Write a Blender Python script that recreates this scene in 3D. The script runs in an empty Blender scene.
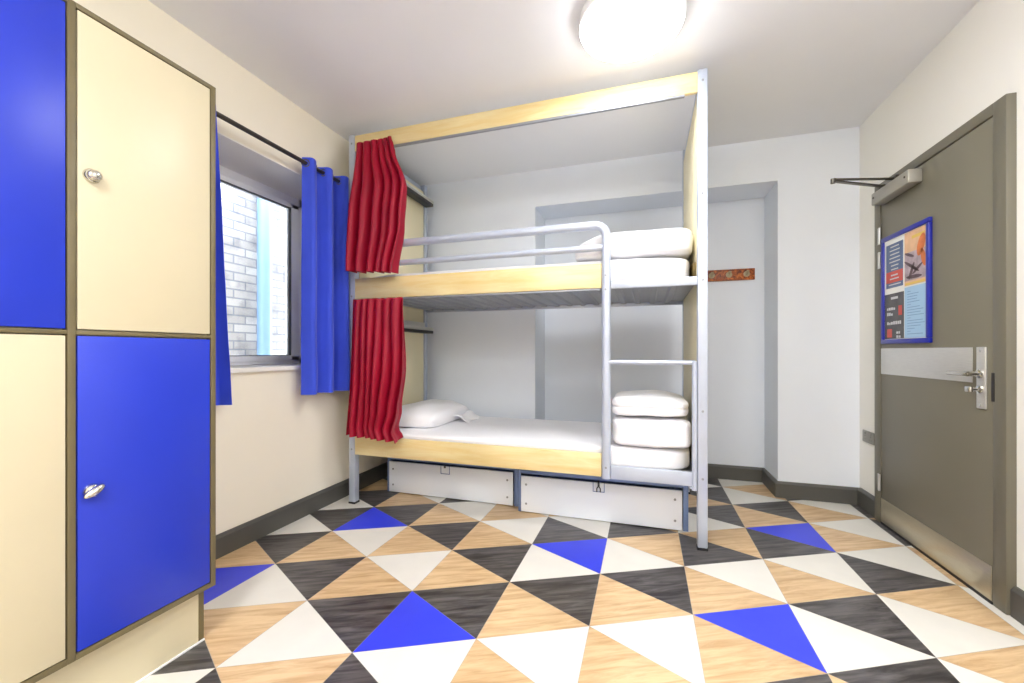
import bpy, bmesh, math, random
from mathutils import Vector, Matrix, noise
C = bpy.context.scene.collection
SC = bpy.context.scene
PI = math.pi
random.seed(7)

# ------------------------------------------------------------------ camera
cam = bpy.data.cameras.new('camera')
cam.sensor_fit = 'HORIZONTAL'
cam.sensor_width = 36.0
cam.lens = 36.0 * 417.44 / 1024
cam.shift_y = (351.18 - 341.5) / 1024
cam.clip_start = 0.02
cam_o = bpy.data.objects.new('camera', cam)
cam_o.location = (0, 0, 1.06)
cam_o.rotation_euler = (PI / 2, 0, 0.3098)
C.objects.link(cam_o)
SC.camera = cam_o

# ------------------------------------------------------------------ sky, sun, exposure
SC.view_settings.view_transform = 'Standard'
SC.view_settings.look = 'None'
SC.view_settings.gamma = 1.0
SC.view_settings.use_curve_mapping = False
SC.view_settings.exposure = 1.2
world = bpy.data.worlds.new('daylight')
SC.world = world
world.use_nodes = True
bg = world.node_tree.nodes['Background']
bg.inputs['Color'].default_value = (0.80, 0.89, 1.0, 1)
bg.inputs['Strength'].default_value = 7.5
sun = bpy.data.lights.new('sun', 'SUN')
sun.energy = 2.0
sun.angle = math.radians(3)
sun.color = (1.0, 0.97, 0.92)
sun_o = bpy.data.objects.new('sun', sun)
sun_o.rotation_euler = Vector((-math.cos(math.radians(70)), 0.12, -math.sin(math.radians(70)))).to_track_quat('-Z', 'Y').to_euler()
sun_o.location = (0, 0, 8)
C.objects.link(sun_o)
LAMP_STRENGTH = 16.0
FILL_LAMP_STRENGTH = 27.0  # brighter setting for the added lamps out of view
LAMP_COLOR = (0.975, 0.985, 1.0)
SC.cycles.use_denoising = True
SC.cycles.max_bounces = 10
SC.cycles.diffuse_bounces = 6
SC.cycles.sample_clamp_indirect = 6.0
SC.cycles.caustics_reflective = False
SC.cycles.caustics_refractive = False


# ------------------------------------------------------------------ materials
def lin(c):
    return tuple(((v / 255) / 12.92 if v / 255 <= 0.04045 else ((v / 255 + 0.055) / 1.055) ** 2.4) for v in c)


class NT:
    def __init__(self, name):
        self.m = bpy.data.materials.new(name)
        self.m.use_nodes = True
        self.t = self.m.node_tree
        self.b = self.t.nodes['Principled BSDF']

    def n(self, typ, **kw):
        nd = self.t.nodes.new(typ)
        for k, v in kw.items():
            if k in nd.inputs:
                nd.inputs[k].default_value = v
            else:
                setattr(nd, k, v)
        return nd

    def l(self, a, ao, b, bi):
        self.t.links.new(a.outputs[ao], b.inputs[bi])


def mat(name, rgb, rough=0.5, metal=0.0, var=0.0, vscale=3.0, bump=0.0, bscale=120.0, sheen=0.0, coat=0.0, spec=0.5,
        stretch=(1, 1, 1)):
    q = NT(name)
    c = lin(rgb)
    q.b.inputs['Base Color'].default_value = (*c, 1)
    q.b.inputs['Roughness'].default_value = rough
    q.b.inputs['Metallic'].default_value = metal
    q.b.inputs['Specular IOR Level'].default_value = spec
    if sheen:
        q.b.inputs['Sheen Weight'].default_value = sheen
    if coat:
        q.b.inputs['Coat Weight'].default_value = coat
        q.b.inputs['Coat Roughness'].default_value = 0.15
    tc = q.n('ShaderNodeTexCoord')
    mp = q.n('ShaderNodeMapping')
    mp.inputs['Scale'].default_value = stretch
    q.l(tc, 'Object', mp, 'Vector')
    if var:
        nz = q.n('ShaderNodeTexNoise', Scale=vscale, Detail=4.0)
        q.l(mp, 'Vector', nz, 'Vector')
        rp = q.n('ShaderNodeValToRGB')
        rp.color_ramp.elements[0].position = 0.3
        rp.color_ramp.elements[1].position = 0.7
        rp.color_ramp.elements[0].color = (*[max(0, v * (1 - var)) for v in c], 1)
        rp.color_ramp.elements[1].color = (*[min(1, v * (1 + var)) for v in c], 1)
        q.l(nz, 'Fac', rp, 'Fac')
        q.l(rp, 'Color', q.b, 'Base Color')
    if bump:
        n2 = q.n('ShaderNodeTexNoise', Scale=bscale, Detail=3.0)
        q.l(mp, 'Vector', n2, 'Vector')
        bp = q.n('ShaderNodeBump', Strength=bump, Distance=0.002)
        q.l(n2, 'Fac', bp, 'Height')
        q.l(bp, 'Normal', q.b, 'Normal')
    return q.m


def wood(name, light, dark, stretch=(1.2, 14, 14), rough=0.4, knots=0.0, detail=6.0, rot=0.0, bias=(0.3, 0.75)):
    q = NT(name)
    tc = q.n('ShaderNodeTexCoord')
    mp = q.n('ShaderNodeMapping')
    mp.inputs['Rotation'].default_value = (0, 0, rot)
    mp2 = q.n('ShaderNodeMapping')
    mp2.inputs['Scale'].default_value = stretch
    q.l(tc, 'Object', mp, 'Vector')
    q.l(mp, 'Vector', mp2, 'Vector')
    n1 = q.n('ShaderNodeTexNoise', Scale=2.2, Detail=detail, Roughness=0.62, Distortion=0.6)
    q.l(mp2, 'Vector', n1, 'Vector')
    rp = q.n('ShaderNodeValToRGB')
    rp.color_ramp.elements[0].position = bias[0]
    rp.color_ramp.elements[1].position = bias[1]
    rp.color_ramp.elements[0].color = (*lin(dark), 1)
    rp.color_ramp.elements[1].color = (*lin(light), 1)
    q.l(n1, 'Fac', rp, 'Fac')
    # broad tone drift from board to board
    n2 = q.n('ShaderNodeTexNoise', Scale=1.7, Detail=1.0)
    q.l(mp, 'Vector', n2, 'Vector')
    mx = q.n('ShaderNodeMix', data_type='RGBA', blend_type='MULTIPLY')
    rp2 = q.n('ShaderNodeValToRGB')
    rp2.color_ramp.elements[0].color = (0.86, 0.84, 0.80, 1)
    rp2.color_ramp.elements[1].color = (1, 1, 1, 1)
    rp2.color_ramp.elements[0].position = 0.35
    rp2.color_ramp.elements[1].position = 0.6
    q.l(n2, 'Fac', rp2, 'Fac')
    mx.inputs['Factor'].default_value = 1.0
    q.l(rp, 'Color', mx, 'A')
    q.l(rp2, 'Color', mx, 'B')
    q.t.links.new(mx.outputs['Result'], q.b.inputs['Base Color'])
    q.b.inputs['Roughness'].default_value = rough
    bp = q.n('ShaderNodeBump', Strength=0.12, Distance=0.001)
    q.l(n1, 'Fac', bp, 'Height')
    q.l(bp, 'Normal', q.b, 'Normal')
    return q.m


def brushed(name, rgb, rough=0.32, axis=(2, 60, 60), metal=1.0):
    q = NT(name)
    c = lin(rgb)
    q.b.inputs['Metallic'].default_value = metal
    tc = q.n('ShaderNodeTexCoord')
    mp = q.n('ShaderNodeMapping')
    mp.inputs['Scale'].default_value = axis
    q.l(tc, 'Object', mp, 'Vector')
    nz = q.n('ShaderNodeTexNoise', Scale=6.0, Detail=3.0)
    q.l(mp, 'Vector', nz, 'Vector')
    rp = q.n('ShaderNodeValToRGB')
    rp.color_ramp.elements[0].color = (*[v * 0.85 for v in c], 1)
    rp.color_ramp.elements[1].color = (*[min(1, v * 1.1) for v in c], 1)
    q.l(nz, 'Fac', rp, 'Fac')
    q.l(rp, 'Color', q.b, 'Base Color')
    mr = q.n('ShaderNodeMapRange')
    mr.inputs['To Min'].default_value = rough * 0.8
    mr.inputs['To Max'].default_value = rough * 1.25
    q.l(nz, 'Fac', mr, 'Value')
    q.l(mr, 'Result', q.b, 'Roughness')
    return q.m


def emit(name, rgb, strength):
    q = NT(name)
    q.b.inputs['Base Color'].default_value = (0.9, 0.9, 0.9, 1)
    q.b.inputs['Emission Color'].default_value = (*rgb, 1)
    q.b.inputs['Emission Strength'].default_value = strength
    return q.m


def brick_mat():
    q = NT('pale_brickwork')
    tc = q.n('ShaderNodeTexCoord')
    mp = q.n('ShaderNodeMapping')
    mp.inputs['Rotation'].default_value = (PI / 2, 0, PI / 2)
    sx = q.n('ShaderNodeSeparateXYZ')
    cb = q.n('ShaderNodeCombineXYZ')
    q.l(tc, 'Object', sx, 'Vector')
    q.l(sx, 'Y', cb, 'X')
    q.l(sx, 'Z', cb, 'Y')
    br = q.n('ShaderNodeTexBrick', Scale=1.0)
    br.inputs['Brick Width'].default_value = 0.225
    br.inputs['Row Height'].default_value = 0.075
    br.inputs['Mortar Size'].default_value = 0.007
    br.inputs['Color1'].default_value = (*lin((162, 157, 152)), 1)
    br.inputs['Color2'].default_value = (*lin((134, 129, 125)), 1)
    br.inputs['Mortar'].default_value = (*lin((112, 112, 116)), 1)
    q.l(cb, 'Vector', br, 'Vector')
    nz = q.n('ShaderNodeTexNoise', Scale=5.0, Detail=5.0)
    q.l(cb, 'Vector', nz, 'Vector')
    rp = q.n('ShaderNodeValToRGB')
    rp.color_ramp.elements[0].position = 0.33
    rp.color_ramp.elements[1].position = 0.5
    rp.color_ramp.elements[0].color = (0.62, 0.62, 0.66, 1)
    rp.color_ramp.elements[1].color = (1, 1, 1, 1)
    q.l(nz, 'Fac', rp, 'Fac')
    mx = q.n('ShaderNodeMix', data_type='RGBA', blend_type='MULTIPLY')
    mx.inputs['Factor'].default_value = 1.0
    q.l(br, 'Color', mx, 'A')
    q.l(rp, 'Color', mx, 'B')
    q.t.links.new(mx.outputs['Result'], q.b.inputs['Base Color'])
    q.b.inputs['Roughness'].default_value = 0.9
    return q.m


def glass_mat():
    q = NT('window_glass')
    out = q.t.nodes['Material Output']
    tr = q.n('ShaderNodeBsdfTransparent')
    tr.inputs['Color'].default_value = (0.97, 0.985, 1, 1)
    gl = q.n('ShaderNodeBsdfGlossy', Roughness=0.02)
    fr = q.n('ShaderNodeFresnel', IOR=1.3)
    ms = q.n('ShaderNodeMixShader')
    q.l(fr, 'Fac', ms, 0)
    q.l(tr, 'BSDF', ms, 1)
    q.l(gl, 'BSDF', ms, 2)
    q.l(ms, 'Shader', out, 'Surface')
    return q.m


M = dict(
    wall=mat('warm_light_wall_tint', (245, 239, 223), 0.75, bump=0.08, bscale=260, var=0.015, vscale=2),  # warm cast of the light put into the wall colour
    wallpale=mat('pale_wall_paint', (243, 242, 236), 0.75, bump=0.08, bscale=260, var=0.012, vscale=2),
    wallcool=mat('cool_light_wall_tint', (232, 238, 247), 0.75, bump=0.08, bscale=260, var=0.012, vscale=2),  # bluish tint carries the cooler light on the back wall
    ceil=mat('ceiling_paint', (236, 238, 242), 0.85, bump=0.05, bscale=200, var=0.015, vscale=1.5),
    skirt=mat('grey_skirting_paint', (84, 83, 79), 0.4, var=0.05, vscale=4),
    white=mat('white_upvc', (246, 247, 248), 0.3),
    gasket=mat('black_gasket', (70, 72, 78), 0.6),
    sillw=mat('sill_paint', (244, 242, 236), 0.4),
    t_white=mat('cream_vinyl_tile', (228, 225, 217), 0.36, var=0.03, vscale=7, bump=0.03, bscale=90),
    t_blue=mat('blue_vinyl_tile', (52, 66, 226), 0.36, var=0.05, vscale=5, bump=0.03, bscale=90),
    t_wood=wood('oak_vinyl_tile', (226, 196, 154), (180, 138, 92), (2.0, 17, 1), 0.36, rot=-0.46, bias=(0.22, 0.6), detail=8),
    t_dark=wood('charcoal_vinyl_tile', (128, 124, 124), (50, 47, 48), (2.2, 19, 1), 0.34, rot=-0.46, bias=(0.38, 0.85), detail=8),
    cream=mat('cream_laminate', (205, 195, 166), 0.38, var=0.035, vscale=2.5, bump=0.04, bscale=40),
    blue=mat('blue_laminate', (30, 54, 188), 0.36, var=0.08, vscale=2.2, bump=0.04, bscale=40),
    edge=mat('olive_edging', (104, 94, 66), 0.45, var=0.08, vscale=8),
    chrome=brushed('polished_chrome', (215, 213, 205), 0.15, (8, 8, 8)),
    brass=mat('brass_key_barrel', (190, 160, 90), 0.3, metal=1.0),
    curtain_blue=mat('blue_curtain_cloth', (44, 72, 208), 0.7, sheen=0.25, bump=0.12, bscale=500, var=0.05, vscale=6),
    red=mat('crimson_curtain_cloth', (150, 5, 40), 0.5, sheen=0.0, spec=0.3, bump=0.1, bscale=500, var=0.07, vscale=5),
    rod=mat('black_rod', (46, 42, 40), 0.35),
    pine=wood('pine_board', (243, 230, 184), (229, 201, 134), (1.1, 16, 9), 0.3, detail=7),
    steel=mat('silver_powder_coat', (188, 197, 214), 0.3, metal=0.3, var=0.03, vscale=9),
    base=mat('grey_steel_base', (150, 154, 162), 0.4, metal=0.35),
    panel=mat('cream_bed_panel', (236, 226, 190), 0.5, var=0.02, vscale=3),
    bed_white=mat('white_cotton', (246, 246, 250), 0.85, sheen=0.2, bump=0.15, bscale=220, var=0.015, vscale=7),
    black=mat('black_plastic', (32, 32, 34), 0.45),
    lightgrey=mat('light_grey_metal', (232, 232, 226), 0.4),
    drawer=mat('white_drawer_front', (238, 244, 255), 0.35, var=0.012, vscale=4),
    bluegrey=mat('blue_grey_steel', (118, 140, 186), 0.35, metal=0.3),
    door=mat('grey_door_paint', (120, 116, 101), 0.45, var=0.03, vscale=2.2, bump=0.03, bscale=70),
    doorframe=mat('grey_door_frame_paint', (110, 106, 92), 0.42, var=0.03, vscale=3),
    satin=brushed('satin_steel', (216, 216, 214), 0.34, (60, 3, 60), 0.65),
    kick=brushed('satin_kick_steel', (206, 198, 176), 0.32, (60, 3, 60), 0.75),
    closer=mat('silver_closer_paint', (168, 165, 155), 0.4, metal=0.3),
    arm=mat('dark_closer_arm', (96, 92, 84), 0.35, metal=0.7),
    frameblue=mat('blue_snap_frame', (28, 40, 160), 0.3),
    paper=mat('white_paper', (240, 240, 238), 0.5),
    p_navy=mat('printed_navy', (92, 112, 150), 0.5),
    p_red=mat('printed_red', (206, 84, 72), 0.5),
    p_grey=mat('printed_charcoal', (84, 84, 88), 0.5, var=0.25, vscale=18),
    p_sky=mat('printed_sky_blue', (168, 206, 238), 0.5),
    p_peach=mat('printed_peach', (232, 190, 150), 0.5, var=0.15, vscale=14),
    p_orange=mat('printed_orange', (214, 120, 66), 0.5, var=0.2, vscale=20),
    p_brown=mat('printed_brown', (96, 76, 84), 0.5, var=0.3, vscale=26),
    p_yellow=mat('printed_yellow', (232, 200, 96), 0.5),
    p_pale=mat('printed_pale', (206, 208, 212), 0.5),
    p_mauve=mat('printed_mauve', (176, 160, 170), 0.5, var=0.3, vscale=24),
    p_ink=mat('printed_ink', (116, 150, 196), 0.5),
    burl=None,
    rust=mat('aged_hook_metal', (176, 160, 128), 0.4, metal=0.35),
    hookdark=mat('dark_hook_wood', (104, 84, 34), 0.45, var=0.35, vscale=30),
    socket=mat('grey_socket_plate', (140, 138, 130), 0.35, metal=0.5),
    lamp=emit('lamp_diffuser', LAMP_COLOR, LAMP_STRENGTH),
    lamp_fill=emit('fill_lamp_diffuser', LAMP_COLOR, FILL_LAMP_STRENGTH),  # glow of the added fill lamps
    brick=brick_mat(),
    pipe=mat('pale_blue_pipe_paint', (112, 140, 172), 0.35, var=0.05, vscale=6),
    glass=glass_mat(),
    concrete=mat('grey_concrete', (165, 163, 158), 0.9, var=0.1, vscale=3),
)


def burl():
    q = NT('burl_wood')
    tc = q.n('ShaderNodeTexCoord')
    vz = q.n('ShaderNodeTexNoise', Scale=34.0, Detail=4.0, Distortion=1.5)
    q.l(tc, 'Object', vz, 'Vector')
    rp = q.n('ShaderNodeValToRGB')
    e = rp.color_ramp.elements
    e[0].position, e[0].color = 0.33, (*lin((78, 32, 12)), 1)
    e[1].position, e[1].color = 0.66, (*lin((206, 118, 50)), 1)
    mid = rp.color_ramp.elements.new(0.5)
    mid.color = (*lin((158, 76, 26)), 1)
    q.l(vz, 'Fac', rp, 'Fac')
    q.l(rp, 'Color', q.b, 'Base Color')
    q.b.inputs['Roughness'].default_value = 0.4
    return q.m


M['burl'] = burl()


# ------------------------------------------------------------------ mesh helpers
def sharpen(bm, deg=35):
    lim = math.radians(deg)
    for f in bm.faces:
        f.smooth = True
    for e in bm.edges:
        if len(e.link_faces) == 2:
            e.smooth = e.calc_face_angle(0) < lim
        else:
            e.smooth = True


def box(bm, x0, x1, y0, y1, z0, z1, bev=0.0, seg=2, mi=0):
    r = bmesh.ops.create_cube(bm, size=1)
    vs = r['verts']
    for v in vs:
        v.co = Vector(((x0 + x1) / 2 + v.co.x * (x1 - x0), (y0 + y1) / 2 + v.co.y * (y1 - y0), (z0 + z1) / 2 + v.co.z * (z1 - z0)))
    fs = {f for v in vs for f in v.link_faces}
    for f in fs:
        f.material_index = mi
    if bev:
        es = {e for v in vs for e in v.link_edges}
        bmesh.ops.bevel(bm, geom=list(es), offset=bev, segments=seg, affect='EDGES', profile=0.5)
    return bm


def tube(bm, pts, r, seg=14, sx=1.0, cap=True):
    pts = [Vector(p) for p in pts]
    n = len(pts)
    rs = r if isinstance(r, (list, tuple)) else [r] * n
    t0 = (pts[1] - pts[0]).normalized()
    up = Vector((0, 0, 1)) if abs(t0.z) < 0.9 else Vector((0, 1, 0))
    nx = t0.cross(up).normalized()
    rings = []
    for i in range(n):
        if i == 0:
            t = t0
        elif i == n - 1:
            t = (pts[i] - pts[i - 1]).normalized()
        else:
            t = ((pts[i + 1] - pts[i]).normalized() + (pts[i] - pts[i - 1]).normalized()).normalized()
        nx = (nx - t * nx.dot(t)).normalized()
        ny = t.cross(nx)
        rings.append([bm.verts.new(pts[i] + nx * rs[i] * sx * math.cos(2 * PI * k / seg) + ny * rs[i] * math.sin(2 * PI * k / seg)) for k in range(seg)])
    for i in range(n - 1):
        for k in range(seg):
            bm.faces.new((rings[i][k], rings[i][(k + 1) % seg], rings[i + 1][(k + 1) % seg], rings[i + 1][k]))
    if cap:
        bm.faces.new(rings[0][::-1])
        bm.faces.new(rings[-1])
    return bm


def lathe(bm, prof, axis_o, axis='Z', seg=32):
    """prof: list of (radius, height) along axis from axis_o."""
    o = Vector(axis_o)
    rings = []
    for r, h in prof:
        ring = []
        for k in range(seg):
            a = 2 * PI * k / seg
            c, s = r * math.cos(a), r * math.sin(a)
            p = {'Z': Vector((c, s, h)), 'X': Vector((h, c, s)), 'Y': Vector((s, h, c))}[axis]
            ring.append(bm.verts.new(o + p))
        rings.append(ring)
    for i in range(len(rings) - 1):
        for k in range(seg):
            bm.faces.new((rings[i][k], rings[i][(k + 1) % seg], rings[i + 1][(k + 1) % seg], rings[i + 1][k]))
    bm.faces.new(rings[0][::-1])
    bm.faces.new(rings[-1])
    return bm


def prism(bm, poly, z0, z1):
    """poly in XY (ccw), extruded in z."""
    lo = [bm.verts.new((x, y, z0)) for x, y in poly]
    hi = [bm.verts.new((x, y, z1)) for x, y in poly]
    n = len(poly)
    bm.faces.new(lo[::-1])
    bm.faces.new(hi)
    for i in range(n):
        bm.faces.new((lo[i], lo[(i + 1) % n], hi[(i + 1) % n], hi[i]))
    return bm


def obj(name, bm, m, parent=None, origin=None, smooth=True, deg=35):
    """Link bm (in world coordinates) as one mesh object."""
    bmesh.ops.recalc_face_normals(bm, faces=bm.faces)
    if smooth:
        sharpen(bm, deg)
    if parent is not None:
        off = parent.matrix_world.translation if False else world_loc(parent)
        loc = Vector((0, 0, 0))
    else:
        off = Vector(origin) if origin is not None else Vector((0, 0, 0))
        loc = off
    for v in bm.verts:
        v.co -= off
    me = bpy.data.meshes.new(name)
    bm.to_mesh(me)
    bm.free()
    for mm in (m if isinstance(m, (list, tuple)) else [m]):
        me.materials.append(mm)
    o = bpy.data.objects.new(name, me)
    C.objects.link(o)
    o.location = loc
    if parent is not None:
        o.parent = parent
    return o


def world_loc(o):
    p = Vector(o.location)
    while o.parent is not None:
        o = o.parent
        p += Vector(o.location)
    return p


def tag(o, label, cat, group=None):
    o['label'] = label
    o['category'] = cat
    if group:
        o['group'] = group
    return o


def thing(name, label, cat, loc, group=None):
    o = bpy.data.objects.new(name, None)
    o.empty_display_size = 0.1
    o.location = loc
    C.objects.link(o)
    return tag(o, label, cat, group)


def struct(name, bm, m, origin=None, **kw):
    o = obj(name, bm, m, None, origin, **kw)
    o['kind'] = 'structure'
    return o


def bx(*a, **k):
    return box(bmesh.new(), *a, **k)


# ------------------------------------------------------------------ dimensions
XL, XR = -2.10, 1.41          # left / right wall faces
YB, YREC, YREAR = 3.485, 3.845, -1.7
ZC = 2.615
RX0, RX1, RZ = -0.906, 0.917, 2.303   # recess
WY0, WY1, WZ0, WZ1 = 1.02, 2.50, 0.945, 2.19   # window opening
XF = -2.45                     # window frame face
DY0, DY1, DZ = 2.20, 3.215, 2.095   # door frame outer

# ------------------------------------------------------------------ floor
SX, SY = 0.38805, 0.39686
FX0, FY0 = -0.59455, 1.42485


def V2(a, b):
    return Vector((FX0 + SX * a, FY0 + SY * (b + 0.5 * a)))


TILES = {
    -4: {1: 'WB', 2: 'ND'.replace('N', 'N'), 3: 'WD', 4: 'WD', 5: 'ND', 6: 'WN'},
    -3: {-1: 'DW', 0: 'DN', 1: 'WD', 2: 'NW', 3: 'BD', 4: 'NW', 5: 'DN', 6: 'WD'},
    -2: {-1: 'DN', 0: 'WD', 1: 'NW', 2: 'ND', 3: 'NW', 4: 'DN', 5: 'WD'},
    -1: {-1: 'DW', 0: 'BD', 1: 'ND', 2: 'NW', 3: 'NW', 4: 'DN', 5: 'WN'},
    0: {-1: 'NW', 0: 'ND', 1: 'WB', 2: 'DW', 3: 'ND', 4: 'WN', 5: 'DW'},
    1: {-1: 'NW', 0: 'ND', 1: 'WN', 2: 'DN', 3: 'WD', 4: 'NW'},
    2: {-2: 'WD', -1: 'NB', 0: 'NW', 1: 'DN', 2: 'WD', 3: 'ND', 4: 'WD'},
    3: {-2: 'ND', -1: 'WD', 0: 'NW', 1: 'DB', 2: 'ND', 3: 'WN', 4: 'WD'},
    4: {-2: 'WN', -1: 'WN', 0: 'DW', 1: 'NW', 2: 'NW', 3: 'DD', 4: 'WN'},
    5: {-1: 'WN', 0: 'NW', 1: 'DN', 2: 'DD', 3: 'DW'},
}
MI = {'W': 0, 'N': 1, 'D': 2, 'B': 3}


def clip(poly, axis, lim, keep_less):
    out = []
    for i in range(len(poly)):
        a, b = poly[i], poly[(i + 1) % len(poly)]
        ia = (a[axis] <= lim) if keep_less else (a[axis] >= lim)
        ib = (b[axis] <= lim) if keep_less else (b[axis] >= lim)
        if ia:
            out.append(a)
        if ia != ib:
            t = (lim - a[axis]) / (b[axis] - a[axis])
            out.append(a.lerp(b, t))
    return out


def shrink(p, d):
    """inset a triangle by d so a hairline seam shows between tiles"""
    c = sum(p, Vector((0, 0))) / 3
    per = sum((p[i] - p[(i + 1) % 3]).length for i in range(3))
    area = abs((p[1] - p[0]).cross(p[2] - p[0])) / 2
    rin = 2 * area / per
    return [c + (q - c) * (1 - d / rin) for q in p]


bm = bmesh.new()
box(bm, XL - 0.02, XR + 0.02, YREAR - 0.02, 3.9, -0.08, -0.0006, mi=4)
rng = random.Random(11)
for a in range(-6, 8):
    for b in range(-14, 14):
        code = TILES.get(a, {}).get(b)
        if code is None:
            code = rng.choice('WNDWND') + rng.choice('WNDNWB')
        for k, tri in enumerate(([(a, b), (a + 1, b), (a, b + 1)], [(a + 1, b), (a + 1, b + 1), (a, b + 1)])):
            p = shrink([V2(*q) for q in tri], 0.0007)
            for ax, lim, less in ((0, XL - 0.01, False), (0, XR + 0.01, True), (1, YREAR, False), (1, 3.86, True)):
                p = clip(p, ax, lim, less) if len(p) > 2 else p
            if len(p) < 3:
                continue
            f = bm.faces.new([bm.verts.new((q.x, q.y, 0.0)) for q in p])
            f.material_index = MI[code[k]]
floor = struct('floor', bm, [M['t_white'], M['t_wood'], M['t_dark'], M['t_blue'], M['concrete']], smooth=False)

# ------------------------------------------------------------------ room shell
ceiling = struct('ceiling', bx(XL - 0.45, XR + 0.2, YREAR - 0.2, YREC + 0.2, ZC, ZC + 0.12), M['ceil'])

bm = bmesh.new()
x0 = XL - 0.45
box(bm, x0, XL, YREAR - 0.2, WY0, 0, ZC)
box(bm, x0, XL, WY1, YREC + 0.2, 0, ZC)
box(bm, x0, XL, WY0, WY1, 0, WZ0)
box(bm, x0, XL, WY0, WY1, WZ1, ZC)
struct('wall_left', bm, M['wall'])

bm = bmesh.new()
box(bm, XR, XR + 0.2, YREAR - 0.2, DY0 + 0.04, 0, ZC)
box(bm, XR, XR + 0.2, DY1 - 0.04, YREC + 0.2, 0, ZC)
box(bm, XR, XR + 0.2, DY0 + 0.04, DY1 - 0.04, DZ - 0.04, ZC)
struct('wall_right', bm, M['wallpale'])

bm = bmesh.new()
box(bm, XL, RX0, YB, YREC + 0.2, 0, ZC)
box(bm, RX1, XR, YB, YREC + 0.2, 0, ZC)
box(bm, RX0, RX1, YB, YREC + 0.2, RZ, ZC)
box(bm, RX0, RX1, YREC, YREC + 0.2, 0, RZ)
struct('wall_back', bm, M['wallcool'])
struct('wall_rear', bx(XL, XR, YREAR - 0.2, YREAR, 0, ZC), M['wall'])


def skirting(name, path, h=0.116, d=0.02):
    """path: XY points on the wall face, room on the left of travel."""
    bm = bmesh.new()
    prof = [(0, 0), (d, 0), (d, h - 0.016), (d * 0.45, h), (0, h)]
    P = [Vector(p) for p in path]
    rings = []
    for i, p in enumerate(P):
        if i == 0:
            t1 = t2 = (P[1] - P[0]).normalized()
        elif i == len(P) - 1:
            t1 = t2 = (P[i] - P[i - 1]).normalized()
        else:
            t1, t2 = (P[i] - P[i - 1]).normalized(), (P[i + 1] - P[i]).normalized()
        n1, n2 = Vector((-t1.y, t1.x)), Vector((-t2.y, t2.x))
        mdir = (n1 + n2).normalized()
        sc = 1 / max(0.3, mdir.dot(n1))
        rings.append([bm.verts.new((p.x + mdir.x * sc * o, p.y + mdir.y * sc * o, z)) for o, z in prof])
    n = len(prof)
    for i in range(len(rings) - 1):
        for k in range(n):
            bm.faces.new((rings[i][k], rings[i][(k + 1) % n], rings[i + 1][(k + 1) % n], rings[i + 1][k]))
    bm.faces.new(rings[0][::-1])
    bm.faces.new(rings[-1])
    return struct(name, bm, M['skirt'], deg=20)


skirting('baseboard_back', [(XR, YB), (RX1, YB), (RX1, YREC), (RX0, YREC), (RX0, YB), (XL, YB)])
skirting('baseboard_left', [(XL, YB - 0.02), (XL, 1.13)])
skirting('baseboard_right', [(XR, DY1), (XR, YB - 0.02)], h=0.122)
skirting('baseboard_doorside', [(XR, YREAR), (XR, DY0 - 0.002)], h=0.122)

# ------------------------------------------------------------------ window_1
FB, FT = 0.97, 2.155            # frame bottom/top
GY0, GY1, GZ0, GZ1 = 1.14, 2.385, 1.03, 2.095
bm = bmesh.new()
fx0, fx1 = XF - 0.06, XF
box(bm, fx0, fx1, WY0, WY1, FB, FB + 0.035, 0.004)
box(bm, fx0, fx1, WY0, WY1, FT - 0.03, WZ1, 0.004)
box(bm, fx0, fx1, WY0, WY0 + 0.05, FB, WZ1, 0.004)
box(bm, fx0, fx1, WY1 - 0.035, WY1, FB, WZ1, 0.004)
win = struct('window_1', bm, M['white'], origin=(XF, (WY0 + WY1) / 2, FB))
bm = bmesh.new()
sx0, sx1 = XF - 0.045, XF + 0.012
y0, y1, z0, z1 = WY0 + 0.05, WY1 - 0.04, FB + 0.02, FT - 0.025
box(bm, sx0, sx1, y0, y1, z0, GZ0, 0.006)
box(bm, sx0, sx1, y0, y1, GZ1, z1, 0.006)
box(bm, sx0, sx1, y0, GY0, z0, z1, 0.006)
box(bm, sx0, sx1, GY1, y1, z0, z1, 0.006)
sash = obj('window_sash', bm, M['white'], win)
bm = bmesh.new()
g = 0.0035
box(bm, XF - 0.01, XF + 0.0125, GY0, GY1, GZ0, GZ0 + g)
box(bm, XF - 0.01, XF + 0.0125, GY0, GY1, GZ1 - g, GZ1)
box(bm, XF - 0.01, XF + 0.0125, GY0, GY0 + g, GZ0, GZ1)
box(bm, XF - 0.01, XF + 0.0125, GY1 - g, GY1, GZ0, GZ1)
obj('glazing_gasket', bm, M['gasket'], sash)
obj('window_pane', bx(XF - 0.024, XF - 0.018, GY0, GY1, GZ0, GZ1), M['glass'], sash)
obj('window_sill', bx(XF - 0.01, XL + 0.03, WY0, WY1, WZ0 - 0.002, FB, 0.006), M['sillw'], win)

bm = bmesh.new()
box(bm, XF - 0.02, XL + 0.001, WY0 + 0.0, WY1 - 0.0, WZ1 - 0.006, WZ1 + 0.001)
box(bm, XF - 0.02, XL + 0.001, WY0 - 0.001, WY0 + 0.006, FB, WZ1 - 0.006)
box(bm, XF - 0.02, XL + 0.001, WY1 - 0.006, WY1 + 0.001, FB, WZ1 - 0.006)
obj('reveal_lining', bm, M['sillw'], win)

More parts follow.
